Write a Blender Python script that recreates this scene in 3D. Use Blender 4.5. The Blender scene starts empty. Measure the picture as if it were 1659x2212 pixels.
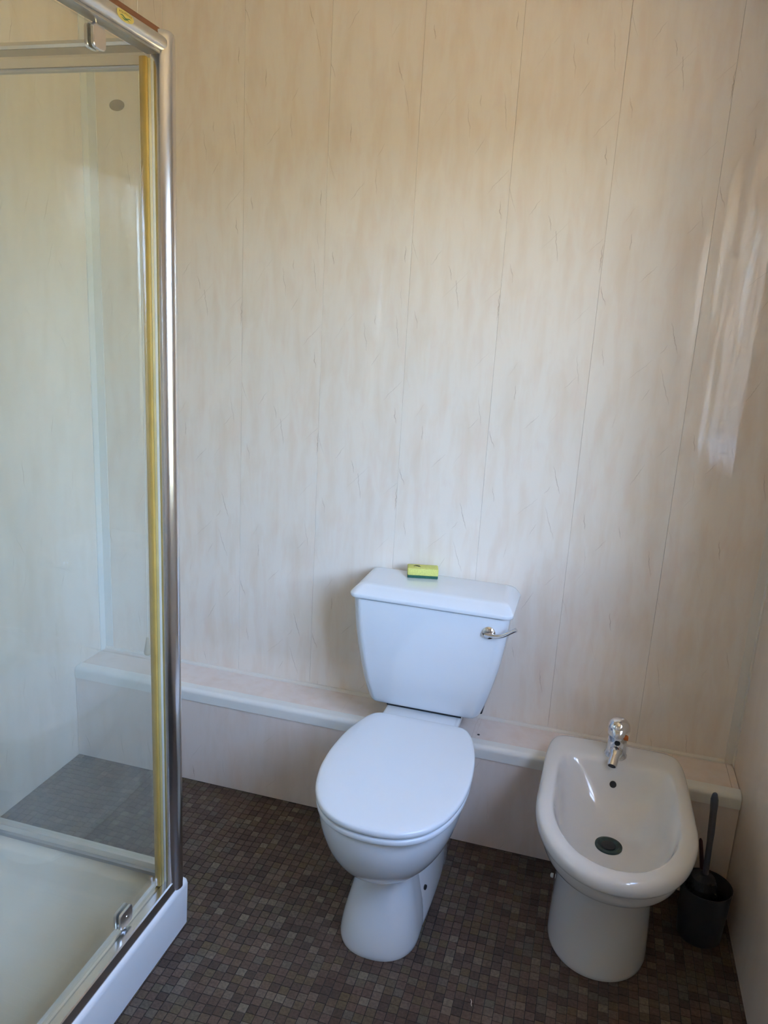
import bpy, bmesh, math, random
from mathutils import Vector, Matrix

# ------------------------------------------------------------------ camera, sky, sun, exposure
SC = bpy.context.scene
COL = SC.collection
W_PX, H_PX, F_PX = 1659, 2212, 1677.5
YAW, PITCH, ROLL = -0.26335, 0.245581, 0.056552
CAM = Vector((0.0, -2.135, 1.466))
cd = bpy.data.cameras.new('camera')
cam = bpy.data.objects.new('camera', cd)
COL.objects.link(cam)
fwd = Vector((math.sin(YAW) * math.cos(PITCH), math.cos(YAW) * math.cos(PITCH), -math.sin(PITCH)))
rgt = Vector((math.cos(YAW), -math.sin(YAW), 0))
upv = rgt.cross(fwd)
r2 = math.cos(ROLL) * rgt + math.sin(ROLL) * upv
u2 = -math.sin(ROLL) * rgt + math.cos(ROLL) * upv
M = Matrix((r2, u2, -fwd)).transposed().to_4x4()
M.translation = CAM
cam.matrix_world = M
cd.sensor_fit = 'VERTICAL'
cd.sensor_height = 34.6
cd.lens = F_PX / H_PX * 34.6
cd.clip_start = 0.02
SC.camera = cam

world = bpy.data.worlds.new('world')
SC.world = world
world.use_nodes = True
wn = world.node_tree
wn.nodes.clear()
sky = wn.nodes.new('ShaderNodeTexSky')
sky.sky_type = 'NISHITA'
sky.sun_disc = False
sky.sun_elevation = math.radians(48)
sky.sun_rotation = math.radians(180)
sky.altitude = 50
sky.air_density = 1.0
sky.dust_density = 0.4
bg = wn.nodes.new('ShaderNodeBackground')
bg.inputs['Strength'].default_value = 2.0
wo = wn.nodes.new('ShaderNodeOutputWorld')
wn.links.new(sky.outputs[0], bg.inputs[0])
wn.links.new(bg.outputs[0], wo.inputs[0])

sl = bpy.data.lights.new('sun', 'SUN')
sl.energy = 14.5
sl.angle = math.radians(0.5)
sl.color = (1.0, 0.93, 0.82)
sun = bpy.data.objects.new('sun', sl)
COL.objects.link(sun)
sun.rotation_euler = (math.radians(38), math.radians(-16), 0)   # high sun from behind the camera, outside the window wall's view
sun.location = (-3, -1, 6)

# window opening in the right-hand wall
WY0, WY1, WZ0, WZ1 = -1.90, -0.76, 0.98, 2.10
pl_ = bpy.data.lights.new('window_portal', 'AREA')
pl_.shape = 'RECTANGLE'
pl_.size = WY1 - WY0
pl_.size_y = WZ1 - WZ0
pl_.cycles.is_portal = True
portal = bpy.data.objects.new('window_portal', pl_)
COL.objects.link(portal)
portal.matrix_world = Matrix.Translation((0.725, (WY0 + WY1) / 2, (WZ0 + WZ1) / 2)) @ \
    Matrix(((0, 0, 1), (1, 0, 0), (0, 1, 0))).to_4x4()

SC.view_settings.view_transform = 'Standard'
SC.view_settings.look = 'None'
SC.view_settings.gamma = 1.0
SC.view_settings.use_curve_mapping = False
SC.view_settings.exposure = 1.45
SC.cycles.use_denoising = True
SC.cycles.max_bounces = 10
SC.cycles.diffuse_bounces = 6
SC.cycles.glossy_bounces = 4
SC.cycles.transparent_max_bounces = 24
SC.cycles.sample_clamp_indirect = 8.0
SC.cycles.use_adaptive_sampling = True
SC.cycles.adaptive_threshold = 0.1
SC.cycles.adaptive_min_samples = 16
SC.cycles.time_limit = 1000

# ------------------------------------------------------------------ helpers
def wloc(o):
    v = Vector((0, 0, 0))
    while o is not None:
        v += Vector(o.location)
        o = o.parent
    return v

def tag(o, label=None, cat=None, group=None, kind=None):
    if label: o['label'] = label
    if cat: o['category'] = cat
    if group: o['group'] = group
    if kind: o['kind'] = kind
    return o

def empty(name, loc):
    o = bpy.data.objects.new(name, None)
    COL.objects.link(o)
    o.location = loc
    o.empty_display_size = 0.1
    return o

def mk(name, vf, m, parent=None, smooth=True, loc=None, auto=40):
    """one mesh object; vf = (verts, faces) in world coordinates"""
    v, f = vf
    org = wloc(parent) if parent is not None else Vector(loc if loc is not None else (0, 0, 0))
    me = bpy.data.meshes.new(name)
    me.from_pydata([tuple(Vector(p) - org) for p in v], [], f)
    me.validate()
    bm = bmesh.new(); bm.from_mesh(me)
    bmesh.ops.recalc_face_normals(bm, faces=bm.faces)
    if smooth:
        for fc in bm.faces: fc.smooth = True
        if auto:
            for e in bm.edges:
                if len(e.link_faces) == 2 and e.calc_face_angle(0) > math.radians(auto): e.smooth = False
    bm.to_mesh(me); bm.free()
    if m: me.materials.append(m)
    o = bpy.data.objects.new(name, me)
    COL.objects.link(o)
    if parent is not None: o.parent = parent
    elif loc is not None: o.location = loc
    return o

def join(*vfs):
    V, F = [], []
    for v, f in vfs:
        n = len(V)
        V += list(v); F += [[i + n for i in q] for q in f]
    return V, F

def box(x0, x1, y0, y1, z0, z1, bev=0.0, seg=2):
    bm = bmesh.new()
    bmesh.ops.create_cube(bm, size=1)
    for v in bm.verts:
        v.co = Vector(((x0 + x1) / 2 + v.co.x * (x1 - x0), (y0 + y1) / 2 + v.co.y * (y1 - y0), (z0 + z1) / 2 + v.co.z * (z1 - z0)))
    if bev > 0:
        bmesh.ops.bevel(bm, geom=bm.edges[:], offset=bev, segments=seg, profile=0.5, affect='EDGES')
    bm.verts.index_update()
    r = [v.co.copy() for v in bm.verts], [[v.index for v in f.verts] for f in bm.faces]
    bm.free()
    return r

def xf(vf, mat):
    return [mat @ Vector(p) for p in vf[0]], vf[1]

def rings(R, cap0=True, cap1=True, closed=True):
    """loft through rings of equal length"""
    n = len(R[0]); V = [p for r in R for p in r]; F = []
    for k in range(len(R) - 1):
        for i in range(n if closed else n - 1):
            j = (i + 1) % n
            F.append([k * n + i, k * n + j, (k + 1) * n + j, (k + 1) * n + i])
    if cap0: F.append(list(range(n))[::-1])
    if cap1: F.append([(len(R) - 1) * n + i for i in range(n)])
    return V, F

def cr(keys, sub=4):
    """Catmull-Rom through tuples"""
    out = []
    n = len(keys)
    for i in range(n - 1):
        p0 = keys[max(i - 1, 0)]; p1 = keys[i]; p2 = keys[i + 1]; p3 = keys[min(i + 2, n - 1)]
        for s in range(sub):
            t = s / sub
            out.append(tuple(0.5 * (2 * b + (c - a) * t + (2 * a - 5 * b + 4 * c - d) * t * t + (3 * b - a - 3 * c + d) * t ** 3)
                             for a, b, c, d in zip(p0, p1, p2, p3)))
    out.append(tuple(keys[-1]))
    return out

def sp(v, e): return math.copysign(abs(v) ** e, v)

def egg(z, cx, yb, yf, hw, hwb, yc, nb=5.0, nf=2.0, te=1.6, N=96):
    P = []
    for i in range(N):
        t = 2 * math.pi * i / N
        c, s = math.cos(t), math.sin(t)
        if s >= 0:
            px, py = sp(c, 2 / nb), abs(s) ** (2 / nb)
            w = hw + (hwb - hw) * py ** te
            P.append(Vector((cx + w * px, yc + (yb - yc) * py, z)))
        else:
            px, py = sp(c, 2 / nf), abs(s) ** (2 / nf)
            P.append(Vector((cx + hw * px, yc - (yc - yf) * py, z)))
    return P

def rrect(x0, x1, y0, y1, r, z, n=8):
    P = []
    for (cx, cy, a) in ((x1 - r, y1 - r, 0), (x0 + r, y1 - r, 90), (x0 + r, y0 + r, 180), (x1 - r, y0 + r, 270)):
        for i in range(n + 1):
            t = math.radians(a + 90 * i / n)
            P.append(Vector((cx + r * math.cos(t), cy + r * math.sin(t), z)))
    return P

def tube(pts, rad, n=16, cap=True):
    pts = [Vector(p) for p in pts]
    if not hasattr(rad, '__len__'): rad = [rad] * len(pts)
    R = []
    up = None
    for i, p in enumerate(pts):
        d = (pts[min(i + 1, len(pts) - 1)] - pts[max(i - 1, 0)]).normalized()
        if up is None:
            up = d.orthogonal().normalized()
        a = (up - d * up.dot(d)).normalized(); up = a
        b = d.cross(a)
        R.append([p + rad[i] * (math.cos(2 * math.pi * k / n) * a + math.sin(2 * math.pi * k / n) * b) for k in range(n)])
    return rings(R, cap, cap)

def lathe(cx, cy, prof, n=32, cap0=True, cap1=True):
    return rings([[Vector((cx + r * math.cos(2 * math.pi * k / n), cy + r * math.sin(2 * math.pi * k / n), z)) for k in range(n)] for r, z in prof], cap0, cap1)

def prism_y(prof, y0, y1):
    return rings([[Vector((x, y, z)) for x, z in prof] for y in (y0, y1)])

def prism_x(prof, x0, x1):
    return rings([[Vector((x, y, z)) for y, z in prof] for x in (x0, x1)])

def prism_z(prof, z0, z1):
    return rings([[Vector((x, y, z)) for x, y in prof] for z in (z0, z1)])

# ------------------------------------------------------------------ materials
def new_mat(name):
    m = bpy.data.materials.new(name)
    m.use_nodes = True
    nt = m.node_tree
    b = nt.nodes['Principled BSDF']
    return m, nt, b

def N_(nt, kind, **kw):
    n = nt.nodes.new('ShaderNode' + kind)
    for k, v in kw.items(): setattr(n, k, v)
    return n

def mth(nt, op, a, b=None, c=None):
    n = N_(nt, 'Math', operation=op)
    for i, v in enumerate((a, b, c)):
        if v is None: continue
        if isinstance(v, (int, float)): n.inputs[i].default_value = v
        else: nt.links.new(v, n.inputs[i])
    return n.outputs[0]

def ramp(nt, src, stops):
    r = N_(nt, 'ValToRGB')
    els = r.color_ramp.elements
    while len(els) < len(stops): els.new(0.5)
    for e, (p, c) in zip(els, stops):
        e.position = p
        e.color = (c, c, c, 1) if isinstance(c, (int, float)) else (*c, 1)
    nt.links.new(src, r.inputs[0])
    return r.outputs[0]

def mixc(nt, fac, a, b, mode='MIX'):
    n = N_(nt, 'Mix', data_type='RGBA', blend_type=mode)
    if isinstance(fac, (int, float)): n.inputs[0].default_value = fac
    else: nt.links.new(fac, n.inputs[0])
    for i, v in ((6, a), (7, b)):
        if isinstance(v, tuple): n.inputs[i].default_value = (*v, 1)
        else: nt.links.new(v, n.inputs[i])
    return n.outputs[2]

def noise(nt, vec, scale, detail=3, rough=0.5, dist=0.0):
    n = N_(nt, 'TexNoise')
    n.inputs['Scale'].default_value = scale
    n.inputs['Detail'].default_value = detail
    n.inputs['Roughness'].default_value = rough
    n.inputs['Distortion'].default_value = dist
    if vec is not None: nt.links.new(vec, n.inputs['Vector'])
    return n.outputs[0]

def mapping(nt, src, scale=(1, 1, 1), rot=(0, 0, 0), loc=(0, 0, 0)):
    n = N_(nt, 'Mapping')
    n.inputs['Scale'].default_value = scale
    n.inputs['Rotation'].default_value = rot
    n.inputs['Location'].default_value = loc
    nt.links.new(src, n.inputs[0])
    return n.outputs[0]

def bump(nt, b, h, strength, dist):
    n = N_(nt, 'Bump')
    n.inputs['Strength'].default_value = strength
    n.inputs['Distance'].default_value = dist
    nt.links.new(h, n.inputs['Height'])
    nt.links.new(n.outputs[0], b.inputs['Normal'])

def plain(name, col, rough=0.5, metal=0.0, spec=0.5, var=0.0, scale=30, coat=0.0):
    m, nt, b = new_mat(name)
    b.inputs['Base Color'].default_value = (*col, 1)
    b.inputs['Roughness'].default_value = rough
    b.inputs['Metallic'].default_value = metal
    b.inputs['Specular IOR Level'].default_value = spec
    b.inputs['Coat Weight'].default_value = coat
    b.inputs['Coat Roughness'].default_value = 0.05
    if var:
        tc = N_(nt, 'TexCoord')
        nz = noise(nt, tc.outputs['Object'], scale, 4)
        d = tuple(max(0, c * (1 - var)) for c in col); l = tuple(min(1, c * (1 + var)) for c in col)
        nt.links.new(ramp(nt, nz, [(0.3, d), (0.7, l)]), b.inputs['Base Color'])
    return m

def panel_mat(name, base, streak1, streak2, vein, rough=0.08, per_panel=True, horizontal=False, warp=0.5, veins=True, along_y=False):
    """cream PVC cladding print: soft slanted streaks and short thin veins"""
    m, nt, b = new_mat(name)
    tc = N_(nt, 'TexCoord')
    vec = tc.outputs['Object']
    if along_y:
        vec = mapping(nt, vec, rot=(0, 0, math.radians(90)))
    if per_panel:
        oi = N_(nt, 'ObjectInfo')
        cmb = N_(nt, 'CombineXYZ')
        nt.links.new(mth(nt, 'MULTIPLY', oi.outputs['Random'], 1.7), cmb.inputs[2])
        add = N_(nt, 'VectorMath', operation='ADD')
        nt.links.new(vec, add.inputs[0]); nt.links.new(cmb.outputs[0], add.inputs[1])
        vec = add.outputs[0]
    rot = (0, math.radians(9), 0) if not horizontal else (0, math.radians(80), 0)
    st = mapping(nt, vec, scale=(1, 1, 0.22), rot=rot)
    n1 = noise(nt, st, 22, 3, 0.55, 0.3)
    n2 = noise(nt, mapping(nt, vec, scale=(1, 1, 0.25), rot=rot, loc=(3.1, 0, 1.7)), 30, 4, 0.6, 0.5)
    c = mixc(nt, ramp(nt, n1, [(0.44, 0.0), (0.74, 0.95)]), base, streak1)
    c = mixc(nt, ramp(nt, n2, [(0.52, 0.0), (0.82, 0.75)]), c, streak2)
    if veins:
        # short scratch-like veins: one wiggly stroke per Voronoi cell, with its own slant, length and strength
        sep0 = N_(nt, 'SeparateXYZ'); nt.links.new(vec, sep0.inputs[0])
        for (sc, zs, s0, sr, ln, wd, amt, seed) in ((11.0, 0.62, 0.16, 0.5, 0.034, 0.0014, 0.72, 0.0), (9.0, 0.8, -0.75, 0.5, 0.026, 0.0012, 0.5, 7.3)):
            cmb = N_(nt, 'CombineXYZ')
            nt.links.new(mth(nt, 'ADD', sep0.outputs[0], seed), cmb.inputs[0])
            nt.links.new(mth(nt, 'MULTIPLY', sep0.outputs[2], zs), cmb.inputs[1])
            vo = N_(nt, 'TexVoronoi', voronoi_dimensions='2D')
            vo.inputs['Scale'].default_value = sc
            vo.inputs['Randomness'].default_value = 0.85
            nt.links.new(cmb.outputs[0], vo.inputs['Vector'])
            df = N_(nt, 'VectorMath', operation='SUBTRACT')
            nt.links.new(cmb.outputs[0], df.inputs[0]); nt.links.new(vo.outputs['Position'], df.inputs[1])
            dd = N_(nt, 'SeparateXYZ'); nt.links.new(df.outputs[0], dd.inputs[0])
            rc = N_(nt, 'SeparateXYZ'); nt.links.new(vo.outputs['Color'], rc.inputs[0])
            dz = mth(nt, 'DIVIDE', dd.outputs[1], zs)
            slope = mth(nt, 'MULTIPLY_ADD', rc.outputs[0], sr, -s0 - sr / 2)
            wig = mth(nt, 'MULTIPLY', mth(nt, 'SUBTRACT', noise(nt, vec, 45, 3), 0.5), 0.012)
            dx = mth(nt, 'ADD', mth(nt, 'SUBTRACT', dd.outputs[0], mth(nt, 'MULTIPLY', slope, dz)), wig)
            line = mth(nt, 'MAXIMUM', mth(nt, 'SUBTRACT', 1.0, mth(nt, 'DIVIDE', mth(nt, 'ABSOLUTE', dx), wd)), 0.0)
            L = mth(nt, 'MULTIPLY_ADD', rc.outputs[1], ln, ln * 0.4)
            lm = mth(nt, 'MAXIMUM', mth(nt, 'SUBTRACT', 1.0, mth(nt, 'DIVIDE', mth(nt, 'ABSOLUTE', dz), L)), 0.0)
            st_ = ramp(nt, rc.outputs[2], [(0.35, 0.0), (0.9, 1.0)])
            fac = mth(nt, 'MULTIPLY', mth(nt, 'MULTIPLY', line, mth(nt, 'POWER', lm, 0.5)), mth(nt, 'MULTIPLY', st_, amt))
            c = mixc(nt, fac, c, vein)
    nt.links.new(c, b.inputs['Base Color'])
    b.inputs['Roughness'].default_value = rough
    b.inputs['Specular IOR Level'].default_value = 0.8
    wv = noise(nt, mapping(nt, tc.outputs['Object'], scale=(1, 1, 0.12)), 16, 1.5)
    bump(nt, b, wv, warp, 0.006)
    return m

M_PANEL = panel_mat('cream_wall_panel', (0.87, 0.79, 0.70), (0.81, 0.69, 0.57), (0.825, 0.68, 0.585), (0.36, 0.25, 0.18))
M_PANELW = panel_mat('cream_wall_panel_wide', (0.87, 0.79, 0.70), (0.81, 0.71, 0.60), (0.82, 0.705, 0.61), (0.36, 0.25, 0.18), per_panel=False, along_y=True)
M_LEDGE = panel_mat('cream_boxing_panel', (0.83, 0.735, 0.68), (0.79, 0.665, 0.59), (0.77, 0.67, 0.59), (0.36, 0.25, 0.18), per_panel=False, warp=0.1)
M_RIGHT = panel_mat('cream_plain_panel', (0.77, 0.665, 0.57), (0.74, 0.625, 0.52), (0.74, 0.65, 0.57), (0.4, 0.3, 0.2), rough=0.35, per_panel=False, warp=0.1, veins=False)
M_TRIM = plain('white_pvc_trim', (0.80, 0.80, 0.77), 0.3)
M_BEAD = plain('cream_bead', (0.78, 0.73, 0.66), 0.35)
M_CEIL = plain('white_ceiling', (0.82, 0.76, 0.66), 0.7, var=0.02)
M_CER = plain('white_glazed_ceramic', (0.74, 0.79, 0.84), 0.12, coat=0.6)
M_BIDET = plain('white_glazed_bidet_ceramic', (0.71, 0.70, 0.685), 0.10, coat=0.6)
M_SEAT = plain('white_seat_plastic', (0.72, 0.775, 0.83), 0.2, coat=0.2)
M_CHROME = plain('chrome', (0.78, 0.78, 0.80), 0.10, metal=1.0)
M_SATIN = plain('satin_aluminium', (0.70, 0.69, 0.68), 0.28, metal=1.0)
M_TRAY = None
M_BLACK = plain('black_rubber_and_gaps', (0.015, 0.015, 0.016), 0.5)
M_POST = plain('polished_aluminium_post', (0.74, 0.73, 0.74), 0.2, metal=1.0)
M_RAILGREY = plain('grey_rail_bead', (0.42, 0.42, 0.43), 0.3, metal=0.8)
M_DARK = plain('dark_gap', (0.03, 0.028, 0.026), 0.7)
M_YELLOW = plain('yellowed_plastic_seal', (0.46, 0.30, 0.07), 0.4, var=0.12, scale=12)
M_YELLOW2 = plain('yellowed_plastic_seal_pale', (0.42, 0.33, 0.13), 0.4, var=0.1, scale=12)
M_BROWN = plain('painted_brown_reflection', (0.19, 0.075, 0.035), 0.55)  # colour of the brown reflection painted on the top rail
M_GREY = plain('grey_brush_plastic', (0.034, 0.035, 0.040), 0.45, var=0.08)
M_GREYH = plain('grey_handle_plastic', (0.085, 0.09, 0.11), 0.4)
M_BRISTLE = plain('dark_bristle', (0.02, 0.02, 0.022), 0.6)
M_MAROON = plain('maroon_plastic', (0.06, 0.015, 0.02), 0.45)
M_SUBST = plain('cream_panel_tongue', (0.50, 0.40, 0.29), 0.5)
M_CORD = plain('white_cord', (0.72, 0.68, 0.60), 0.7)
M_KNOB = plain('cream_knob', (0.50, 0.41, 0.30), 0.4)
M_FOAM = plain('yellow_foam', (0.66, 0.66, 0.19), 0.9, var=0.12, scale=400)
M_SCOUR = plain('green_scouring_pad', (0.03, 0.12, 0.08), 0.95, var=0.35, scale=500)
M_DOOR = plain('cream_painted_door', (0.62, 0.56, 0.50), 0.4, var=0.03, scale=6)
M_GROUND = plain('dry_grass_ground', (0.44, 0.27, 0.075), 0.9, var=0.2, scale=0.8)
M_SKYBLOCK = plain('sky_blocker_olive', (0.28, 0.245, 0.11), 0.9, var=0.2, scale=1.5)  # olive tone chosen to tint the window light
M_DRAIN = plain('tarnished_drain', (0.02, 0.045, 0.04), 0.4, var=0.5, scale=60)
M_ORANGE = plain('orange_marker', (0.45, 0.10, 0.01), 0.4)

# sanitary acrylic of the tray, with an ochre limescale stain near the door sill
m, nt, b = new_mat('stained_white_tray')
tc = N_(nt, 'TexCoord')
sx = N_(nt, 'SeparateXYZ'); nt.links.new(tc.outputs['Object'], sx.inputs[0])
nz = noise(nt, tc.outputs['Object'], 5, 4)
fx = mth(nt, 'ADD', sx.outputs[0], mth(nt, 'MULTIPLY', mth(nt, 'SUBTRACT', nz, 0.5), 0.16))
stain = ramp(nt, fx, [(0.02, 0.0), (0.28, 1.0)])
inner = mixc(nt, mth(nt, 'MULTIPLY', stain, 0.9), (0.80, 0.77, 0.69), (0.46, 0.34, 0.17))
rim = ramp(nt, sx.outputs[0], [(0.318, 0.0), (0.334, 1.0)])
nt.links.new(mixc(nt, rim, inner, (0.86, 0.88, 0.90)), b.inputs['Base Color'])
b.inputs['Roughness'].default_value = 0.22
M_TRAY = m

# clear sheet glass: Fresnel reflection over straight-through transmission, light limescale haze
def glass(name, tint, haze, hz_scale=4.0):
    m = bpy.data.materials.new(name); m.use_nodes = True
    nt = m.node_tree; nt.nodes.clear()
    out = N_(nt, 'OutputMaterial')
    tr = N_(nt, 'BsdfTransparent'); tr.inputs[0].default_value = (*tint, 1)
    gl = N_(nt, 'BsdfGlossy'); gl.inputs['Roughness'].default_value = 0.015
    df = N_(nt, 'BsdfDiffuse'); df.inputs[0].default_value = (0.80, 0.75, 0.66, 1)
    ge = N_(nt, 'NewGeometry')
    dt = N_(nt, 'VectorMath', operation='DOT_PRODUCT')
    nt.links.new(ge.outputs['Normal'], dt.inputs[0]); nt.links.new(ge.outputs['Incoming'], dt.inputs[1])
    om = mth(nt, 'SUBTRACT', 1.0, mth(nt, 'ABSOLUTE', dt.outputs['Value']))
    fr = mth(nt, 'ADD', 0.04, mth(nt, 'MULTIPLY', mth(nt, 'POWER', om, 5.0), 0.96))
    s1 = N_(nt, 'MixShader'); nt.links.new(fr, s1.inputs[0]); nt.links.new(tr.outputs[0], s1.inputs[1]); nt.links.new(gl.outputs[0], s1.inputs[2])
    if haze:
        tc = N_(nt, 'TexCoord')
        hz = ramp(nt, noise(nt, mapping(nt, tc.outputs['Object'], scale=(1, 1, 0.5)), hz_scale, 4), [(0.25, haze * 0.5), (0.75, haze * 1.4)])
        s2 = N_(nt, 'MixShader'); nt.links.new(hz, s2.inputs[0]); nt.links.new(s1.outputs[0], s2.inputs[1]); nt.links.new(df.outputs[0], s2.inputs[2])
        nt.links.new(s2.outputs[0], out.inputs[0])
    else:
        nt.links.new(s1.outputs[0], out.inputs[0])
    return m
M_GLASS = glass('shower_glass', (0.965, 0.985, 0.972), 0.05)
M_GLASS2 = glass('shower_side_glass', (0.965, 0.985, 0.972), 0.05)
M_PANE = glass('window_glass', (0.99, 0.99, 0.99), 0.0)
M_DISC = glass('translucent_disc', (0.55, 0.52, 0.44), 0.22)

# floor mosaic: colour drawn per tile
TILE_STOPS = [(0.0, (0.062, 0.040, 0.030)), (0.30, (0.090, 0.058, 0.043)), (0.55, (0.116, 0.074, 0.055)), (0.72, (0.105, 0.075, 0.040)),
              (0.82, (0.105, 0.088, 0.066)), (0.93, (0.135, 0.095, 0.072)), (1.0, (0.170, 0.135, 0.098))]
def tile_mat(name, src):
    m, nt, b = new_mat(name)
    if src == 'object':
        oi = N_(nt, 'ObjectInfo'); r = oi.outputs['Random']
    else:
        at = N_(nt, 'Attribute', attribute_name='tile_random'); r = at.outputs['Fac']
    c = ramp(nt, r, TILE_STOPS)
    ge = N_(nt, 'NewGeometry')
    n = noise(nt, ge.outputs['Position'], 160, 3)
    c = mixc(nt, 1.0, c, ramp(nt, n, [(0.25, 0.65), (0.75, 1.35)]), 'MULTIPLY')
    nt.links.new(c, b.inputs['Base Color'])
    b.inputs['Roughness'].default_value = 0.42
    b.inputs['Specular IOR Level'].default_value = 0.4
    return m
M_TILE = tile_mat('floor_mosaic_tile', 'object')
M_TILEF = tile_mat('floor_mosaic_field', 'attr')
M_GROUT = plain('dark_floor_joint', (0.012, 0.010, 0.009), 0.7)

# ------------------------------------------------------------------ room shell
XL, XR, YR, ZC = -1.536, 0.47, -2.75, 2.36
T = 0.10
def struct(name, vf, m, parent=None, **kw):
    o = mk(name, vf, m, parent, smooth=False, **kw)
    if parent is None: o['kind'] = 'structure'
    return o

floor = struct('floor', box(XL - T, XR + T, YR - T, T, -0.08, -0.0014), M_GROUT)
struct('ceiling', box(XL - T, XR + T, YR - T, T, ZC, ZC + 0.08), M_CEIL)

# back wall: substrate with individual cladding boards
wall_back = struct('wall_back', box(XL - T, XR + T, 0.010, T, -0.08, ZC), M_SUBST)
seams = [XL, -1.287, -1.037, -0.789, -0.540, -0.291, -0.040, 0.209, XR]
rng = random.Random(4)
for i in range(len(seams) - 1):
    a, b_ = seams[i], seams[i + 1]
    g = 0.00015
    v, f = [], []
    # slightly bowed board with eased edges: profile in x / y, extruded in z
    n = 10
    bow = rng.uniform(0.0002, 0.0009)
    prof = [(a + g, 0.010), (a + g, 0.0008)]
    for k in range(n + 1):
        t = k / n
        prof.append((a + g + 0.0006 + (b_ - a - 2 * g - 0.0012) * t, -bow * (1 - (2 * t - 1) ** 2)))
    prof += [(b_ - g, 0.0008), (b_ - g, 0.010)]
    v, f = prism_z([(x - a, y) for x, y in prof], 0.0, ZC)
    o = mk('panel', (v, f), M_PANEL, None, smooth=True, auto=25)
    o.parent = wall_back
    o.location = (a, 0, 0)

wall_left = struct('wall_left', box(XL - T, XL, YR - T, 0.010, -0.08, ZC), M_PANELW)
wall_rear = struct('wall_rear', box(XL, XR, YR - T, YR, -0.08, ZC), M_RIGHT)
# right wall with the window opening
TR = 0.25
wr = join(box(XR, XR + TR, YR - T, WY0, -0.08, ZC), box(XR, XR + TR, WY1, 0.010, -0.08, ZC),
          box(XR, XR + TR, WY0, WY1, -0.08, WZ0), box(XR, XR + TR, WY0, WY1, WZ1, ZC))
wall_right = struct('wall_right', wr, M_RIGHT)
# stub wall that closes the near end of the shower
struct('wall_shower_end', box(XL, -0.80, -1.72, -1.62, -0.08, ZC), M_PANELW)

# door behind the camera
d1 = struct('door_1', box(-0.62, 0.14, YR, YR + 0.035, 0.0, 2.0, 0.002), M_DOOR)
struct('door_frame', join(box(-0.69, -0.62, YR, YR + 0.05, 0, 2.07), box(0.14, 0.21, YR, YR + 0.05, 0, 2.07), box(-0.62, 0.14, YR, YR + 0.05, 2.0, 2.07)), M_DOOR, d1)
mk('door_handle', join(lathe(0, 0, [(0.025, 0), (0.025, 0.01)]), tube([(0, 0, 0), (0, 0, 0.05), (-0.11, 0, 0.055)], 0.009, 10)), M_CHROME, d1).matrix_local = \
    Matrix.Translation((0.08, YR + 0.035, 1.02)) @ Matrix.Rotation(math.radians(-90), 4, 'X')

# window in the right wall
win = struct('window_1', join(box(XR + 0.17, XR + 0.23, WY0, WY0 + 0.05, WZ0, WZ1, 0.003), box(XR + 0.17, XR + 0.23, WY1 - 0.05, WY1, WZ0, WZ1, 0.003),
                              box(XR + 0.17, XR + 0.23, WY0 + 0.05, WY1 - 0.05, WZ0, WZ0 + 0.05, 0.003), box(XR + 0.17, XR + 0.23, WY0 + 0.05, WY1 - 0.05, WZ1 - 0.05, WZ1, 0.003)), M_TRIM)
ym = (WY0 + WY1) / 2
mk('mullion', box(XR + 0.17, XR + 0.23, ym - 0.03, ym + 0.03, WZ0 + 0.05, WZ1 - 0.05, 0.003), M_TRIM, win)
for a, b_ in ((WY0 + 0.05, ym - 0.03), (ym + 0.03, WY1 - 0.05)):
    mk('pane', box(XR + 0.198, XR + 0.202, a, b_, WZ0 + 0.05, WZ1 - 0.05), M_PANE, win, smooth=False)
mk('window_sill', box(XR - 0.03, XR + 0.17, WY0 + 0.001, WY1 - 0.001, WZ0 - 0.0, WZ0 + 0.02, 0.005), M_TRIM, win)

# ground outside the window
og = mk('outdoor_ground', box(XR + 0.3, 40, -30, 30, -0.45, -0.35), M_GROUND, None, smooth=False)
og['kind'] = 'structure'
ow = mk('added_sky_blocker', box(7.0, 7.4, -30, 30, -0.35, 2.65), M_SKYBLOCK, None, smooth=False)  # unseen slab added to block low sky and colour the daylight
ow['kind'] = 'structure'

# corner strips
struct('trim_1', join(box(XR - 0.024, XR, -0.003, 0.0, 0.315, ZC), box(XR - 0.003, XR, -0.024, 0.0, 0.315, ZC)), M_BEAD)
struct('trim_2', join(box(XL, XL + 0.030, -0.003, 0.0, 0.315, ZC), box(XL, XL + 0.003, -0.030, 0.0, 0.315, ZC)), M_TRIM)

# ---- boxing ledge along the back wall
LY, LZ = -0.165, 0.315
boxing = empty('trim_3', (-0.5, LY / 2, 0)); tag(boxing, kind='structure')
lj = [XL + 0.001, -0.487, XR - 0.020, XR - 0.001]
for i in range(3):
    mk('top_board', box(lj[i] + 0.0006, lj[i + 1] - 0.0006, LY + 0.012, -0.0005, LZ - 0.010, LZ - 0.002 * (i == 2) , 0.0008), M_LEDGE, boxing, smooth=False)
fj = [XL + 0.001, -0.40, XR - 0.001]
for i in range(2):
    mk('front_board', box(fj[i] + 0.0003, fj[i + 1] - 0.0003, LY, LY + 0.010, 0.0, LZ - 0.033, 0.0008), M_LEDGE, boxing, smooth=False)
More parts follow.
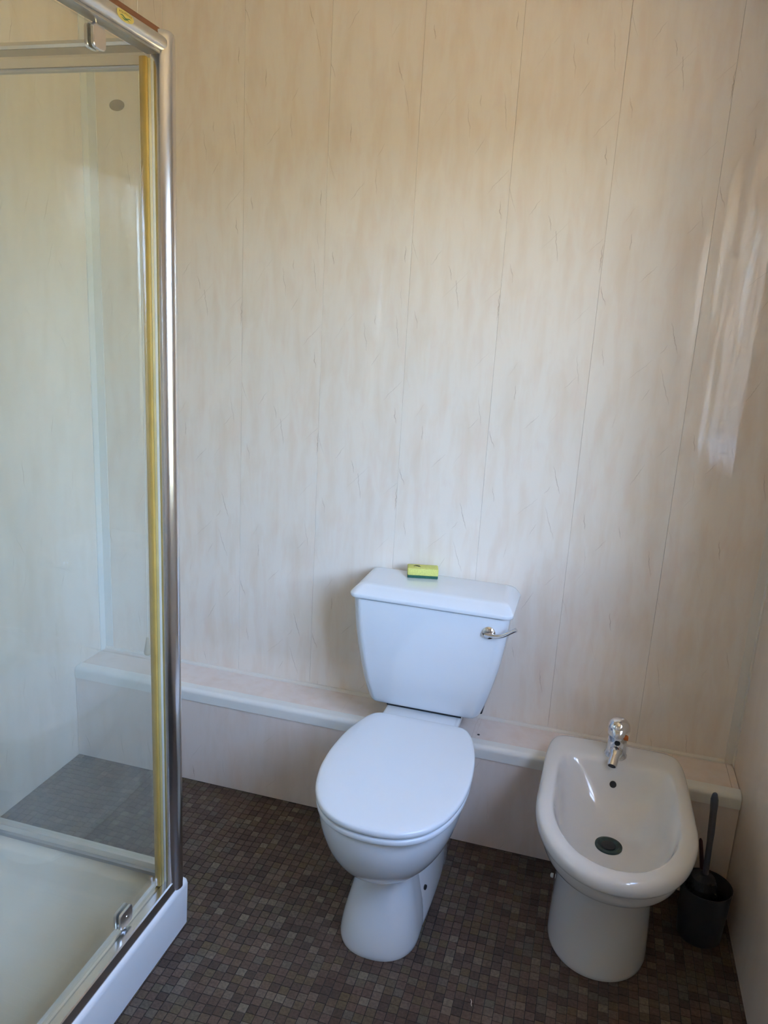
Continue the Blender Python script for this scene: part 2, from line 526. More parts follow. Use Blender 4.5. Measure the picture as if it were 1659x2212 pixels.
# rounded white edge moulding (thumb profile)
pr = [(LY + 0.010, LZ - 0.036), (LY - 0.003, LZ - 0.036)]
for k in range(9):
    t = math.radians(180 - 90 * k / 8)
    pr.append((LY + 0.011 + 0.014 * math.cos(t), LZ - 0.012 + 0.014 * math.sin(t)))
pr += [(LY + 0.034, LZ + 0.002), (LY + 0.036, LZ + 0.0003), (LY + 0.010, LZ - 0.011)]
mk('edge_moulding', prism_x(pr, XL + 0.001, XR - 0.001), M_TRIM, boxing, smooth=True, auto=30)
mk('wall_bead', prism_x([(0, LZ), (-0.009, LZ), (-0.008, LZ + 0.004), (-0.004, LZ + 0.008), (0, LZ + 0.009)], XL + 0.001, XR - 0.024), M_BEAD, boxing, smooth=True, auto=30)
hv = lathe(0, 0, [(0.004, 0), (0.004, 0.0008)], 12)
mk('screw_hole', xf(hv, Matrix.Translation((-0.228, -0.105, LZ - 0.0003))), M_DARK, boxing)

# ---- floor mosaic: columns along Y with staggered cross joints
P = 0.0222
rng = random.Random(11)
cells = []
TX0, TX1, TY0, TY1 = -0.828, XR, -1.30, LY
SX0, SY1 = XL, -0.70
nc = int((XR - XL) / P) + 1
off = 0.0
for ci in range(nc):
    x0 = XL + ci * P; x1 = min(x0 + P, XR)
    if x1 - x0 < 0.004: continue
    if ci % rng.choice((5, 6, 7)) == 0: off = rng.random() * P
    else: off += rng.choice((0, 0, 0.0, 0.004, -0.004))
    y = LY - (off % P)
    rows = [(LY, y)] if LY - y > 0.003 else []
    ylim = -1.30 if x0 > -0.86 else -0.72
    while y > ylim:
        h = P * rng.choice((1, 1, 1, 1, 1, 1.0, 0.97, 1.03))
        rows.append((y, y - h)); y -= h
    for (ya, yb) in rows:
        cells.append((x0, x1, yb, ya))

def in_view(c):
    p = Vector(((c[0] + c[1]) / 2, (c[2] + c[3]) / 2, 0)) - CAM
    d = p.dot(fwd)
    u = p.dot(r2) / d * F_PX + W_PX / 2; v = -p.dot(u2) / d * F_PX + H_PX / 2
    return 0 <= u <= W_PX and 0 <= v <= H_PX and c[0] > -0.80
full = [c for c in cells if in_view(c) and c[1] - c[0] > 0.02 and abs((c[3] - c[2]) - P) < 0.0005]
full.sort(key=lambda c: ((c[0] + c[1]) / 2 - CAM.x) ** 2 + ((c[2] + c[3]) / 2 - CAM.y) ** 2)
single = set(full[:300])
g = 0.0006
tv, tf = box(-P / 2 + g, P / 2 - g, -P / 2 + g, P / 2 - g, -0.0014, 0.0, 0.0005, 1)
tile_mesh = None
for c in full[:300]:
    if tile_mesh is None:
        o = mk('tile', (tv, tf), M_TILE, None, smooth=False); tile_mesh = o.data
    else:
        o = bpy.data.objects.new('tile', tile_mesh); COL.objects.link(o)
    o.parent = floor
    o.location = ((c[0] + c[1]) / 2, (c[2] + c[3]) / 2, rng.uniform(-0.00025, 0.00005))
FV, FF, FR = [], [], []
for c in cells:
    if c in single: continue
    x0, x1, y0, y1 = c[0] + g, c[1] - g, c[2] + g, c[3] - g
    if x1 - x0 < 0.002 or y1 - y0 < 0.002: continue
    zt = rng.uniform(-0.00025, 0.00005); e = 0.0005; n = len(FV)
    FV += [(x0, y0, -0.0014), (x1, y0, -0.0014), (x1, y1, -0.0014), (x0, y1, -0.0014),
           (x0 + e, y0 + e, zt), (x1 - e, y0 + e, zt), (x1 - e, y1 - e, zt), (x0 + e, y1 - e, zt)]
    q = [[n + 4, n + 5, n + 6, n + 7], [n, n + 1, n + 5, n + 4], [n + 1, n + 2, n + 6, n + 5], [n + 2, n + 3, n + 7, n + 6], [n + 3, n, n + 4, n + 7]]
    FF += q; FR += [rng.random()] * 5
me = bpy.data.meshes.new('tile_field'); me.from_pydata(FV, [], FF)
at = me.attributes.new('tile_random', 'FLOAT', 'FACE'); at.data.foreach_set('value', FR)
me.materials.append(M_TILEF)
tfo = bpy.data.objects.new('tile_field', me); COL.objects.link(tfo); tfo.parent = floor; tfo['kind'] = 'stuff'

# ------------------------------------------------------------------ toilet
TC = -0.372
toilet = empty('toilet', (TC, -0.45, 0))
tag(toilet, 'white close-coupled toilet with closed lid, yellow sponge on its cistern', 'toilet')
#            z     cx  yb      yf     hw     hwb    yc    nb   nf
K = [(0.000, TC, -0.43, -0.664, 0.096, 0.098, -0.560, 3.0, 2.3),
     (0.015, TC, -0.43, -0.665, 0.097, 0.099, -0.560, 3.0, 2.3),
     (0.060, TC, -0.43, -0.656, 0.090, 0.092, -0.560, 3.0, 2.3),
     (0.120, TC, -0.42, -0.640, 0.077, 0.078, -0.555, 3.0, 2.2),
     (0.170, TC, -0.40, -0.632, 0.067, 0.068, -0.550, 3.0, 2.1),
     (0.200, TC, -0.38, -0.637, 0.068, 0.070, -0.540, 3.0, 2.1),
     (0.216, TC, -0.36, -0.662, 0.092, 0.085, -0.530, 3.0, 2.1),
     (0.242, TC, -0.33, -0.703, 0.124, 0.100, -0.520, 3.0, 2.1),
     (0.285, TC, -0.30, -0.737, 0.150, 0.112, -0.515, 3.4, 2.1),
     (0.335, TC, -0.28, -0.757, 0.166, 0.120, -0.512, 4.0, 2.1),
     (0.375, TC, -0.275, -0.762, 0.171, 0.120, -0.510, 5.0, 2.1),
     (0.388, TC, -0.277, -0.758, 0.168, 0.118, -0.510, 5.0, 2.1),
     (0.393, TC, -0.282, -0.750, 0.161, 0.112, -0.510, 5.0, 2.1)]
bowl = rings([egg(*k) for k in cr(K, 4)])
# rear foot with flat side flanges, and the deck under the cistern
def chaikin(P, it=2):
    for _ in range(it):
        Q = []
        for i in range(len(P)):
            p, q = Vector(P[i]), Vector(P[(i + 1) % len(P)])
            Q += [p * 0.8 + q * 0.2, p * 0.2 + q * 0.8]
        P = Q
    return P
def foot_ring(z, wf, wb, yf, yk, yb):
    return chaikin([Vector((TC + x, y, z)) for x, y in ((-wb, yb), (-wb, yk), (-wf, yf), (wf, yf), (wb, yk), (wb, yb))])
foot = rings([foot_ring(*k) for k in cr([(0.0, 0.088, 0.103, -0.625, -0.42, -0.185), (0.012, 0.088, 0.104, -0.625, -0.42, -0.185), (0.06, 0.070, 0.102, -0.60, -0.42, -0.182), (0.12, 0.056, 0.098, -0.58, -0.41, -0.18),
              (0.175, 0.050, 0.090, -0.56, -0.40, -0.178), (0.21, 0.048, 0.080, -0.54, -0.39, -0.178), (0.25, 0.048, 0.075, -0.50, -0.38, -0.178), (0.33, 0.05, 0.085, -0.45, -0.36, -0.178)], 3)])
deck = rings([rrect(TC - 0.007 - w, TC - 0.007 + w, yf, yb, r, z) for z, w, yf, yb, r in
              ((0.325, 0.085, -0.36, -0.06, 0.02), (0.335, 0.098, -0.37, -0.045, 0.02), (0.385, 0.107, -0.37, -0.03, 0.018), (0.394, 0.107, -0.37, -0.03, 0.018), (0.398, 0.103, -0.366, -0.034, 0.016))])
mk('pan', join(bowl, foot, deck), M_CER, toilet, auto=50)
# screw hole in the right side flange
hm = Matrix.Translation((TC + 0.0835, -0.480, 0.080)) @ Matrix.Rotation(math.radians(-17), 4, 'Z') @ Matrix.Rotation(math.radians(86), 4, 'Y')
mk('screw_hole', xf(lathe(0, 0, [(0.0066, -0.004), (0.0066, 0.0075)], 16), hm), M_BLACK, toilet)
# seat and lid
def closed_cr(P, sub=5):
    out = []
    n = len(P)
    for i in range(n):
        p0, p1, p2, p3 = (P[(i + k) % n] for k in (-1, 0, 1, 2))
        for q in range(sub):
            t = q / sub
            out.append(tuple(0.5 * (2 * b + (c - a) * t + (2 * a - 5 * b + 4 * c - d) * t * t + (3 * b - a - 3 * c + d) * t ** 3) for a, b, c, d in zip(p0, p1, p2, p3)))
    return out
LID_HALF = [(0.055, -0.283), (0.100, -0.284), (0.120, -0.289), (0.135, -0.305), (0.152, -0.345), (0.167, -0.405), (0.175, -0.470), (0.177, -0.535), (0.171, -0.605), (0.152, -0.675), (0.119, -0.730), (0.074, -0.762), (0.026, -0.774)]
LID_OUT = closed_cr(LID_HALF + [(-x, y) for x, y in LID_HALF[::-1]])
LCX = TC + 0.007
def lid_ring(z, g):
    return [Vector((LCX + x * (1 + g / 0.18), -0.53 + (y + 0.53) * (1 + g / 0.245), z)) for x, y in LID_OUT]
def seat_rings(z0, z1, grow, rnd):
    return [lid_ring(z, g) for z, g in cr([(z0, grow - rnd), (z0 + rnd * 0.4, grow - rnd * 0.25), (z0 + rnd, grow), (z1 - rnd, grow), (z1 - rnd * 0.35, grow - rnd * 0.3), (z1, grow - rnd * 1.1)], 3)]
mk('seat', rings(seat_rings(0.394, 0.411, -0.002, 0.006)), M_SEAT, toilet, auto=60)
mk('seat_lid', rings(seat_rings(0.4125, 0.431, 0.0, 0.007) + [lid_ring(0.4322, -0.03), lid_ring(0.4328, -0.07)]), M_SEAT, toilet, auto=60)
for s in (-1, 1):
    mk('hinge', tube([(TC + s * 0.075 - 0.018, -0.283, 0.411), (TC + s * 0.075 + 0.018, -0.283, 0.411)], 0.010, 16), M_SEAT, toilet, auto=50)
# cistern body
CC = TC - 0.009
CK = [(0.404, 0.132, -0.180, -0.030, 0.02), (0.4055, 0.146, -0.188, -0.022, 0.02), (0.412, 0.156, -0.193, -0.015, 0.022), (0.430, 0.164, -0.196, -0.010, 0.024),
      (0.480, 0.180, -0.199, -0.008, 0.026), (0.560, 0.199, -0.201, -0.006, 0.028), (0.640, 0.211, -0.203, -0.005, 0.028), (0.712, 0.217, -0.204, -0.005, 0.028)]
cis = mk('cistern', rings([rrect(CC - w, CC + w, yf, yb, r, z) for z, w, yf, yb, r in cr(CK, 4)]), M_CER, toilet, auto=50)
LK = [(0.7145, 0.217, -0.204, -0.003, 0.020), (0.716, 0.224, -0.211, -0.003, 0.022), (0.724, 0.2255, -0.2125, -0.003, 0.022), (0.729, 0.223, -0.210, -0.003, 0.022),
      (0.738, 0.215, -0.196, -0.006, 0.020), (0.744, 0.208, -0.183, -0.010, 0.018), (0.7475, 0.200, -0.176, -0.016, 0.016), (0.749, 0.190, -0.166, -0.022, 0.014)]
mk('cistern_lid', rings([rrect(CC - w, CC + w, yf, yb, r, z) for z, w, yf, yb, r in cr(LK, 3)]), M_CER, toilet, auto=60)
mk('gasket', box(TC - 0.115, TC + 0.100, -0.184, -0.05, 0.398, 0.406, 0.002), M_BLACK, toilet)
mk('gap_shade', box(TC + 0.128, TC + 0.150, -0.12, -0.07, 0.388, 0.409, 0.003), M_BLACK, toilet)  # shade of the gap under the cistern, put in as a black block
lev = mk('flush_lever', xf(lathe(0, 0, [(0.0175, 0), (0.0175, 0.005), (0.014, 0.009), (0.006, 0.0105)], 24), Matrix.Translation((-0.2145, -0.203, 0.672)) @ Matrix.Rotation(math.radians(90), 4, 'X')), M_CHROME, toilet)
mk('lever_arm', tube(cr([(-0.224, -0.213, 0.670), (-0.205, -0.218, 0.670), (-0.180, -0.224, 0.676), (-0.157, -0.230, 0.692), (-0.142, -0.232, 0.703)], 4), [0.0055] * 12 + [0.0050] * 4 + [0.0060], 10), M_CHROME, lev)

# ------------------------------------------------------------------ bidet
BC = 0.143
bidet = empty('bidet', (BC, -0.42, 0))
tag(bidet, 'white ceramic bidet with chrome mixer tap in the corner by the right wall', 'bidet')
BK = [(0.000, BC, -0.20, -0.549, 0.119, 0.110, -0.40, 4.0, 2.1),
      (0.010, BC, -0.20, -0.551, 0.120, 0.110, -0.40, 4.0, 2.1),
      (0.080, BC, -0.20, -0.541, 0.117, 0.108, -0.40, 4.0, 2.1),
      (0.180, BC, -0.19, -0.536, 0.112, 0.106, -0.40, 4.0, 2.1),
      (0.250, BC, -0.18, -0.550, 0.113, 0.106, -0.40, 4.0, 2.1),
      (0.276, BC, -0.172, -0.590, 0.125, 0.115, -0.42, 4.0, 2.1),
      (0.296, BC, -0.168, -0.650, 0.146, 0.132, -0.43, 4.0, 2.1),
      (0.312, BC, -0.165, -0.680, 0.162, 0.146, -0.44, 5.0, 2.1),
      (0.338, BC, -0.160, -0.690, 0.168, 0.155, -0.45, 7.0, 2.1),
      (0.347, BC, -0.155, -0.692, 0.169, 0.158, -0.45, 8.0, 2.1),
      (0.351, BC, -0.150, -0.698, 0.174, 0.163, -0.45, 9.0, 2.1),
      (0.357, BC, -0.144, -0.706, 0.179, 0.168, -0.45, 10.0, 2.1),
      (0.372, BC, -0.141, -0.708, 0.181, 0.170, -0.45, 11.0, 2.1),
      (0.384, BC, -0.145, -0.704, 0.177, 0.166, -0.45, 11.0, 2.1),
      (0.3905, BC, -0.156, -0.695, 0.166, 0.157, -0.45, 11.0, 2.1),
      (0.3915, BC, -0.222, -0.680, 0.151, 0.146, -0.45, 9.0, 2.1),
      (0.388, BC, -0.240, -0.667, 0.143, 0.138, -0.45, 8.0, 2.1),
      (0.375, BC, -0.250, -0.657, 0.138, 0.132, -0.45, 7.0, 2.1),
      (0.345, BC, -0.264, -0.650, 0.130, 0.120, -0.45, 5.0, 2.1),
      (0.305, BC, -0.290, -0.630, 0.116, 0.098, -0.44, 3.6, 2.1),
      (0.276, BC, -0.325, -0.585, 0.090, 0.070, -0.43, 2.6, 2.0),
      (0.262, BC, -0.355, -0.505, 0.055, 0.048, -0.415, 2.1, 2.0),
      (0.259, BC, -0.376, -0.446, 0.034, 0.033, -0.411, 2.0, 2.0)]
mk('basin', rings([egg(*k) for k in cr(BK, 3)]), M_BIDET, bidet, auto=60)
dr = mk('drain', lathe(BC - 0.001, -0.409, [(0.032, 0.2585), (0.032, 0.2625), (0.026, 0.264), (0.021, 0.2605)], 32), M_DRAIN, bidet)
mk('drain_plug', lathe(BC - 0.001, -0.409, [(0.017, 0.259), (0.017, 0.2625), (0.006, 0.264)], 24), M_BLACK, dr)
oh = Matrix.Translation((BC, -0.2665, 0.340)) @ Matrix.Rotation(math.radians(75), 4, 'X')
mk('overflow_hole', xf(lathe(0, 0, [(0.0085, -0.004), (0.0085, 0.003)], 20), oh), M_BLACK, bidet)
mk('fixing_cap', xf(lathe(0, 0, [(0.006, 0), (0.006, 0.006), (0.003, 0.008)], 14), Matrix.Translation((BC - 0.118, -0.30, 0.06)) @ Matrix.Rotation(math.radians(-90), 4, 'Y')), M_TRIM, bidet)
# mixer tap
TX, TY = 0.143, -0.208
tap = mk('mixer_tap', lathe(TX, TY, [(0.0290, 0.3895), (0.0290, 0.394), (0.0262, 0.398), (0.0245, 0.420), (0.0245, 0.448), (0.0225, 0.453), (0.012, 0.455)], 32), M_CHROME, bidet)
def dome(cx, cy, z0, r, h, tilt):
    R = []
    for k in range(11):
        a = math.pi / 2 * k / 10
        R.append([Vector((r * math.cos(a) * math.cos(2 * math.pi * i / 32), r * math.cos(a) * math.sin(2 * math.pi * i / 32), h * sp(math.sin(a), 0.85))) for i in range(32)])
    v, f = rings([[Vector((p.x * 0.97, p.y * 0.97, -0.012)) for p in R[0]]] + R)
    return xf((v, f), Matrix.Translation((cx, cy, z0)) @ Matrix.Rotation(tilt, 4, 'X'))
beak = rings([[Vector((TX + 0.013 * wv * math.cos(2 * math.pi * i / 16), y, z + 0.007 * wv * math.sin(2 * math.pi * i / 16))) for i in range(16)]
              for y, z, wv in ((TY - 0.010, 0.480, 1.5), (TY - 0.022, 0.473, 1.35), (TY - 0.031, 0.464, 1.1), (TY - 0.037, 0.455, 0.6))])
mk('handle', join(dome(TX, TY, 0.467, 0.0285, 0.030, math.radians(10)), beak), M_CHROME, tap)
mk('temperature_marker', box(TX + 0.013, TX + 0.024, TY - 0.026, TY - 0.016, 0.450, 0.460, 0.001), M_ORANGE, tap)
mk('logo_spot', xf(lathe(0, 0, [(0.0072, -0.002), (0.0072, 0.0012)], 16), Matrix.Translation((TX - 0.001, TY - 0.0242, 0.438)) @ Matrix.Rotation(math.radians(90), 4, 'X')), M_BLACK, tap)
sp_pts = cr([(TX, TY - 0.012, 0.414), (TX - 0.002, TY - 0.030, 0.411), (TX - 0.005, TY - 0.042, 0.405), (TX - 0.009, TY - 0.060, 0.391)], 3)
sp_ = mk('spout', tube(sp_pts, [0.0165, 0.0165, 0.0165, 0.0165, 0.0145, 0.0128, 0.0125, 0.0128, 0.0128, 0.0125], 20), M_CHROME, tap)
p0 = Vector(sp_pts[-1]); dv = (p0 - Vector(sp_pts[-3])).normalized()
mk('aerator', tube([p0, p0 + dv * 0.0006], 0.0095, 18), M_BLACK, tap)

# ------------------------------------------------------------------ sponge on the cistern
spg = empty('sponge', (-0.437, -0.048, 0.749))
tag(spg, 'yellow sponge with green scouring underside lying on the cistern lid', 'sponge')
RZ = Matrix.Translation((-0.437, -0.050, 0.749)) @ Matrix.Rotation(math.radians(15), 4, 'Z')
mk('foam', xf(box(-0.044, 0.044, -0.021, 0.021, 0.0075, 0.029, 0.003), RZ), M_FOAM, spg)
pv, pf = box(-0.0435, 0.0435, -0.0205, 0.0205, 0.0, 0.0077, 0.0012)
mk('scouring_pad', xf((pv, pf), RZ), M_SCOUR, spg)
mk('stain', xf(join(tube([(-0.028, 0.000, 0.0286), (-0.021, 0.004, 0.0291), (-0.014, 0.001, 0.0291), (-0.006, -0.004, 0.0286)], [0.0008, 0.0018, 0.0020, 0.0008], 6),
                    tube([(-0.018, 0.008, 0.0286), (-0.013, 0.003, 0.0291), (-0.009, 0.004, 0.0288)], [0.0008, 0.0015, 0.0006], 6)), RZ), M_DARK, spg)

# ------------------------------------------------------------------ toilet brush and holder
HX, HY = 0.392, -0.312
hold = mk('brush_holder', lathe(0, 0, [(0.051, 0.0), (0.053, 0.004), (0.0565, 0.07), (0.0600, 0.142), (0.0607, 0.145), (0.0587, 0.145), (0.055, 0.07), (0.049, 0.01)], 40), M_GREY, None, loc=None)
hold.location = (HX, HY, 0)
tag(hold, 'dark grey plastic toilet brush holder on the floor in the right corner', 'brush holder')
brush = empty('toilet_brush', (HX - 0.012, HY + 0.008, 0.012))
tag(brush, 'grey-handled toilet brush standing in the dark holder beside the bidet', 'toilet brush')
mk('handle', tube(cr([(0.388, -0.305, 0.15), (0.386, -0.303, 0.18), (0.383, -0.301, 0.28), (0.379, -0.300, 0.355), (0.3775, -0.299, 0.378), (0.377, -0.299, 0.391)], 4),
                  [0.0065] * 4 + [0.0072] * 4 + [0.0082] * 4 + [0.0092] * 4 + [0.0082, 0.0075, 0.0065, 0.0055] + [0.003], 12), M_GREYH, brush)
rng = random.Random(3)
bl = [lathe(HX - 0.010, HY + 0.006, [(0.02, 0.02), (0.034, 0.04), (0.038, 0.10), (0.036, 0.14), (0.028, 0.160), (0.010, 0.168)], 20)]
for k in range(420):
    a = rng.uniform(0, 2 * math.pi); z = rng.uniform(0.03, 0.160)
    rr = 0.033 if z < 0.14 else 0.027
    c = Vector((HX - 0.010 + rr * math.cos(a), HY + 0.006 + rr * math.sin(a), z))
    d = Vector((math.cos(a), math.sin(a), rng.uniform(-0.3, 0.7))) * rng.uniform(0.008, 0.014)
    s = Vector((-math.sin(a), math.cos(a), 0)) * 0.0009
    bl.append(([c - s, c + s, c + Vector((0, 0, 0.0015)), c + d], [[0, 1, 3], [1, 2, 3], [2, 0, 3], [0, 2, 1]]))
bo = mk('bristles', join(*bl), M_BRISTLE, brush, smooth=False); bo['kind'] = 'stuff'
stk = mk('maroon_stick', tube([(0.398, -0.255, 0.03), (0.388, -0.256, 0.14), (0.372, -0.257, 0.226), (0.3705, -0.257, 0.232)], [0.006, 0.006, 0.0045, 0.002], 12), M_MAROON, None)
tag(stk, 'thin dark maroon stick poking up behind the right side of the bidet rim', 'stick')

# ------------------------------------------------------------------ shower tray
SX, SYB, SYF, SH = -0.826, -0.690, -1.615, 0.122
tray = mk('shower_tray', rings([rrect(x0 - SX + 0.35, x1 - SX + 0.35, y0, y1, r, z, 8) for (x0, x1, y0, y1, r, z) in (
    (XL, SX - 0.003, SYF, SYB - 0.002, 0.012, 0.0), (XL, SX - 0.003, SYF, SYB - 0.002, 0.012, 0.003), (XL, SX, SYF, SYB, 0.014, SH - 0.012), (XL, SX - 0.0015, SYF, SYB - 0.0015, 0.014, SH - 0.004),
    (XL + 0.003, SX - 0.006, SYF + 0.003, SYB - 0.006, 0.014, SH), (XL + 0.05, SX - 0.064, SYF + 0.05, SYB - 0.060, 0.05, SH), (XL + 0.055, SX - 0.070, SYF + 0.055, SYB - 0.066, 0.05, SH - 0.004),
    (XL + 0.066, SX - 0.084, SYF + 0.066, SYB - 0.080, 0.05, SH - 0.045), (XL + 0.085, SX - 0.105, SYF + 0.085, SYB - 0.100, 0.05, SH - 0.054), (XL + 0.2, SX - 0.22, SYF + 0.25, SYB - 0.22, 0.04, SH - 0.058))]),
    M_TRAY, None, auto=50)
tray.location = (SX - 0.35, 0, 0)
tag(tray, 'low white shower tray with ochre stain inside the glass enclosure', 'shower tray')

# ------------------------------------------------------------------ shower enclosure
enc = empty('shower_enclosure', (-1.15, -1.1, SH))
tag(enc, 'chrome-framed glass shower enclosure with pivot door at the left', 'shower enclosure')
ZT = 1.945
PX, PY, PR = -0.850, -0.727, 0.0235
def post_prof(cx, cy, r):
    # quarter-round post: rounded on the room side, squared towards the glass
    pr = [(cx - r * 0.75, cy + r), (cx - r * 0.75, cy - r * 0.55)]
    for k in range(17):
        t = math.radians(-125 + 215 * k / 16)
        pr.append((cx + r * math.cos(t), cy + r * math.sin(t)))
    return pr
pp = post_prof(PX, PY, PR)
cap = [[Vector((PX + (x - PX) * s, PY + (y - PY) * s, z)) for x, y in pp] for z, s in ((SH, 1), (ZT - 0.008, 1), (ZT - 0.002, 0.93), (ZT + 0.002, 0.75))]
mk('corner_post', rings(cap), M_POST, enc, auto=35)
pp2 = post_prof(PX, SYF + 0.03, PR)
mk('hinge_post', prism_z([(x, -y + 2 * (SYF + 0.03)) for x, y in pp2], SH, ZT), M_CHROME, enc, auto=35)
# top rail over the door: rounded face, lower lip, brown reflection painted as a strip on the crown
bp = []
for k in range(25):
    t = 2 * math.pi * k / 24
    if k < 24: bp.append((-0.851 + 0.0205 * sp(math.cos(t), 0.85), 1.9235 + 0.0145 * sp(math.sin(t), 0.85)))
rail = mk('top_rail', prism_y(bp, SYF + 0.03, PY - PR * 0.6), M_SATIN, enc, auto=35)
mk('lower_lip', box(-0.868, -0.841, SYF + 0.03, -0.748, 1.9045, 1.910, 0.0015), M_RAILGREY, rail)
mk('crown_reflection', prism_y([(-0.871, 1.934), (-0.843, 1.9365), (-0.849, 1.951), (-0.871, 1.953)], SYF + 0.03, PY - 0.010), M_BROWN, rail, auto=30)
# oval maker's sticker on the rail
def on_rail(u, v, lift):
    # u along the rail (towards the post), v up around its round face
    ang = math.radians(2) + v / 0.0175
    return Vector((-0.851 + (0.0205 + lift) * sp(math.cos(ang), 0.85), -0.871 + u, 1.9235 + (0.0145 + lift) * sp(math.sin(ang), 0.85)))
def patch(fn, nu=24, nr=5):
    V = [fn(0, 0)]; F = []
    for r in range(1, nr + 1):
        for k in range(nu):
            t = 2 * math.pi * k / nu
            V.append(fn(r / nr * math.cos(t), r / nr * math.sin(t)))
    for k in range(nu):
        F.append([0, 1 + k, 1 + (k + 1) % nu])
        for r in range(nr - 1):
            a = 1 + r * nu
            F.append([a + k, a + nu + k, a + nu + (k + 1) % nu, a + (k + 1) % nu])
    return V, F
M_STK = plain('yellow_sticker', (0.62, 0.52, 0.16), 0.5)
M_STKG = plain('green_sticker_print', (0.10, 0.22, 0.12), 0.5)
M_STKB = plain('brown_sticker_print', (0.18, 0.09, 0.01), 0.5)
stick = mk('sticker', patch(lambda a, b: on_rail(a * 0.024, b * 0.0095, 0.0006)), M_STK, rail)
def strip(path, w, lift, n=14):
    V, F = [], []
    for i in range(n + 1):
        u, v = path(i / n)
        V += [on_rail(u, v - w(i / n), lift), on_rail(u, v + w(i / n), lift)]
        if i: F.append([2 * i - 2, 2 * i - 1, 2 * i + 1, 2 * i])
    return V, F
waves = join(strip(lambda t: (-0.016 + 0.032 * t, -0.0026 + 0.0012 * math.sin(t * 9)), lambda t: 0.0009 * math.sin(math.pi * t) + 0.0002, 0.0009),
             strip(lambda t: (-0.011 + 0.022 * t, -0.0052 + 0.0008 * math.sin(t * 9 + 1)), lambda t: 0.0006 * math.sin(math.pi * t) + 0.0002, 0.0009))
mk('sticker_waves', waves, M_STKG, rail)
tcu = bpy.data.curves.new('sticker_lettering', 'FONT')
tcu.body = 'AQUALUX'; tcu.size = 0.0068; tcu.align_x = 'CENTER'; tcu.align_y = 'CENTER'
to = bpy.data.objects.new('tmp_text', tcu); COL.objects.link(to)
dg = bpy.context.evaluated_depsgraph_get()
tm = bpy.data.meshes.new_from_object(to.evaluated_get(dg))
bpy.data.objects.remove(to)
mk('sticker_lettering', ([on_rail(v.co.x * 1.15, v.co.y * 0.75 + 0.0030 - 14 * v.co.x ** 2 * 0.45, 0.0009) for v in tm.vertices], [list(p.vertices) for p in tm.polygons]), M_STKB, rail)

# door sill along the tray edge
mk('sill_rail', prism_y([(-0.893, SH), (-0.893, SH + 0.006), (-0.878, SH + 0.010), (-0.874, SH + 0.022), (-0.862, SH + 0.022), (-0.859, SH + 0.018), (-0.857, SH + 0.025), (-0.841, SH + 0.0245), (-0.838, SH + 0.022), (-0.834, SH)], SYF + 0.03, PY - PR * 0.5), M_POST, enc, auto=30)

# fixed side panel facing the back wall
sp0, sp1 = XL + 0.004, PX - 0.012
SYP = -0.703
side = mk('side_panel', box(sp0 + 0.01, sp1, SYP - 0.0025, SYP + 0.0025, SH + 0.02, ZT - 0.03), M_GLASS2, enc, smooth=False)
mk('bottom_rail', prism_x([(SYP - 0.010, SH + 0.014), (SYP - 0.008, SH + 0.028), (SYP + 0.012, SH + 0.030), (SYP + 0.012, SH + 0.014)], sp0, sp1), M_SATIN, side, auto=30)
mk('bottom_channel', prism_x([(SYP - 0.014, SH), (SYP - 0.015, SH + 0.010), (SYP - 0.011, SH + 0.014), (SYP + 0.012, SH + 0.014), (SYP + 0.012, SH)], sp0, sp1), M_RAILGREY, side, auto=30)
mk('upper_rail', prism_x([(SYP - 0.011, ZT - 0.046), (SYP - 0.0125, ZT - 0.030), (SYP - 0.011, ZT - 0.0255), (SYP + 0.012, ZT - 0.0255), (SYP + 0.012, ZT - 0.046)], sp0, sp1), M_SATIN, side, auto=20)
mk('upper_rail_groove', prism_x([(SYP - 0.009, ZT - 0.0255), (SYP - 0.009, ZT - 0.012), (SYP + 0.010, ZT - 0.012), (SYP + 0.010, ZT - 0.0255)], sp0, sp1), M_RAILGREY, side, auto=30)
mk('upper_rail_crown', prism_x([(SYP - 0.011, ZT - 0.012), (SYP - 0.014, ZT - 0.007), (SYP - 0.011, ZT), (SYP + 0.012, ZT), (SYP + 0.012, ZT - 0.012)], sp0, sp1), M_SATIN, side, auto=30)
mk('upper_rail_lip', prism_x([(SYP - 0.010, ZT - 0.050), (SYP - 0.012, ZT - 0.048), (SYP - 0.010, ZT - 0.046), (SYP + 0.012, ZT - 0.046), (SYP + 0.012, ZT - 0.050)], sp0, sp1), M_RAILGREY, side, auto=30)
mk('wall_channel', box(sp0, sp0 + 0.022, SYP - 0.014, SYP + 0.014, SH + 0.03, ZT - 0.05, 0.002), M_SATIN, side)
mk('oval_sticker', xf(lathe(0, 0, [(1, 0), (1, 0.0006)], 28), Matrix.Translation((-0.962, SYP - 0.0026, 1.832)) @ Matrix.Rotation(math.radians(90), 4, 'X') @ Matrix.Diagonal((0.0165, 0.0102, 1, 1))), M_DISC, side)

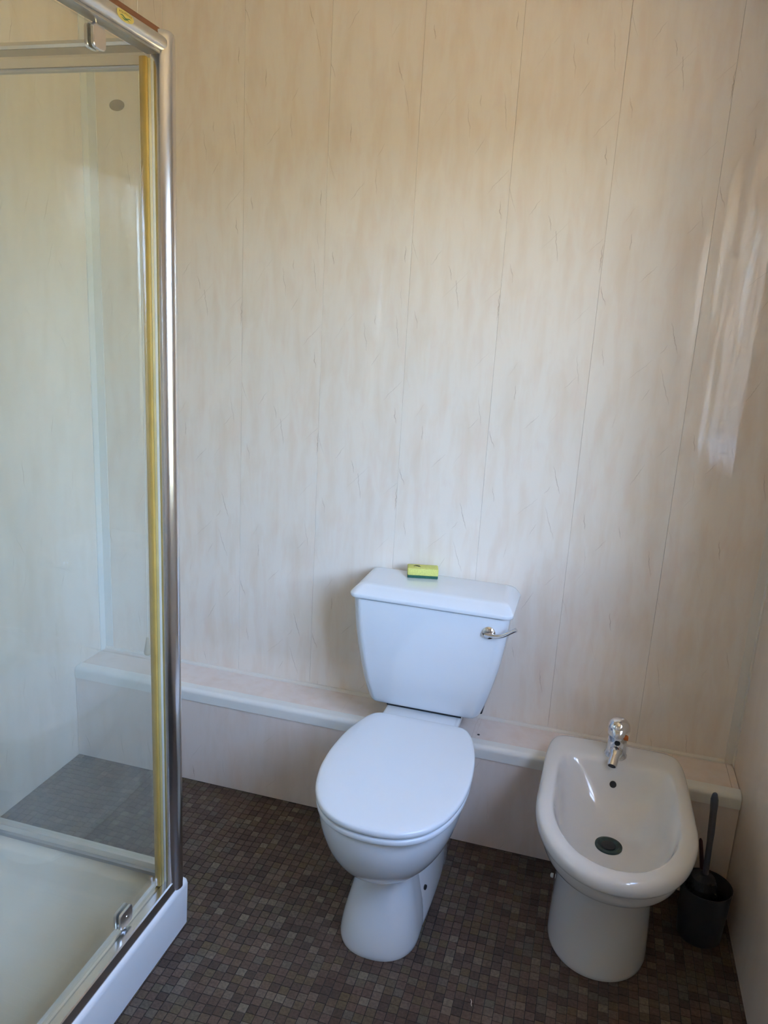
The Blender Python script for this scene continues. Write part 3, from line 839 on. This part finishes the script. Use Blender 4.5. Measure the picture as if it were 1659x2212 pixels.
# pivot door
DX = -0.865
DY0, DY1 = SYF + 0.05, -0.764
door = mk('shower_door', box(DX - 0.003, DX + 0.003, DY0, DY1, SH + 0.030, 1.9005, 0.0005, 1), M_GLASS, enc, smooth=False)
mk('yellow_seal', join(box(DX - 0.007, DX + 0.007, DY1 - 0.006, DY1 + 0.003, SH + 0.024, 1.897, 0.002)), M_YELLOW, door)
mk('seal_fin', prism_z([(DX - 0.006, DY1 + 0.004), (DX + 0.006, DY1 + 0.004), (DX + 0.009, DY1 + 0.008), (DX + 0.006, DY1 + 0.012), (DX - 0.006, DY1 + 0.012)], SH + 0.022, 1.896), M_YELLOW2, door)
mk('jamb_strip', box(DX - 0.004, DX + 0.012, DY1 + 0.0135, DY1 + 0.024, SH + 0.02, 1.898, 0.002), M_TRIM, enc)
def clamp(zc, hz, hy, m, up):
    out = []
    for x0, x1 in ((DX + 0.0034, DX + 0.009), (DX - 0.009, DX - 0.0034)):
        n = 6; r = 0.008
        P2 = [(p.x, p.y) for p in rrect(-hy, hy, -hz, hz, r, 0, n)]
        R = [[Vector((x, -0.905 + a, zc + b)) for a, b in P2] for x in (x0, x1 - 0.001)]
        R.append([Vector((x1, -0.905 + a * 0.95, zc + b * 0.95)) for a, b in P2])
        out.append(rings(R))
    out.append(tube([(DX, -0.905, zc + up * (hz - 0.006)), (DX, -0.905, zc + up * (hz + 0.020))], 0.006, 14))
    return join(*out)
c1 = mk('top_clamp', clamp(1.883, 0.0185, 0.0165, M_CHROME, 1), M_POST, door, auto=35)
c2 = mk('bottom_clamp', clamp(0.176, 0.020, 0.022, M_CHROME, -1), M_SATIN, door, auto=35)
mk('clamp_screw', xf(lathe(0, 0, [(0.004, 0), (0.003, 0.0015)], 12), Matrix.Translation((DX + 0.009, -0.905, 0.178)) @ Matrix.Rotation(math.radians(90), 4, 'Y')), M_CHROME, c2)

# ------------------------------------------------------------------ pull cord behind the shower
CX, CY = -1.143, -0.345
cordo = empty('pull_cord', (CX, CY, ZC))
tag(cordo, 'thin white ceiling pull cord with cream knob, hanging behind the shower', 'pull cord')
mk('cord', tube([(CX, CY, ZC - 0.03), (CX - 0.003, CY, 1.4), (CX - 0.008, CY, 0.55)], 0.0011, 8), M_CORD, cordo)
mk('knob', lathe(CX - 0.008, CY, [(0.0025, 0.556), (0.004, 0.550), (0.0105, 0.515), (0.011, 0.508), (0.008, 0.503)], 18), M_KNOB, cordo)
mk('ceiling_switch', lathe(CX, CY, [(0.028, ZC - 0.035), (0.038, ZC - 0.02), (0.040, ZC)], 28), M_TRIM, cordo)

# ------------------------------------------------------------------ a curl of lint on the floor
lint = mk('lint', tube(cr([(-0.124, -0.697, 0.0012), (-0.121, -0.702, 0.0016), (-0.121, -0.708, 0.0014), (-0.119, -0.714, 0.0012)], 4), 0.0009, 6), M_CORD, None)
tag(lint, 'tiny white curl of lint on the floor between toilet and bidet', 'lint')
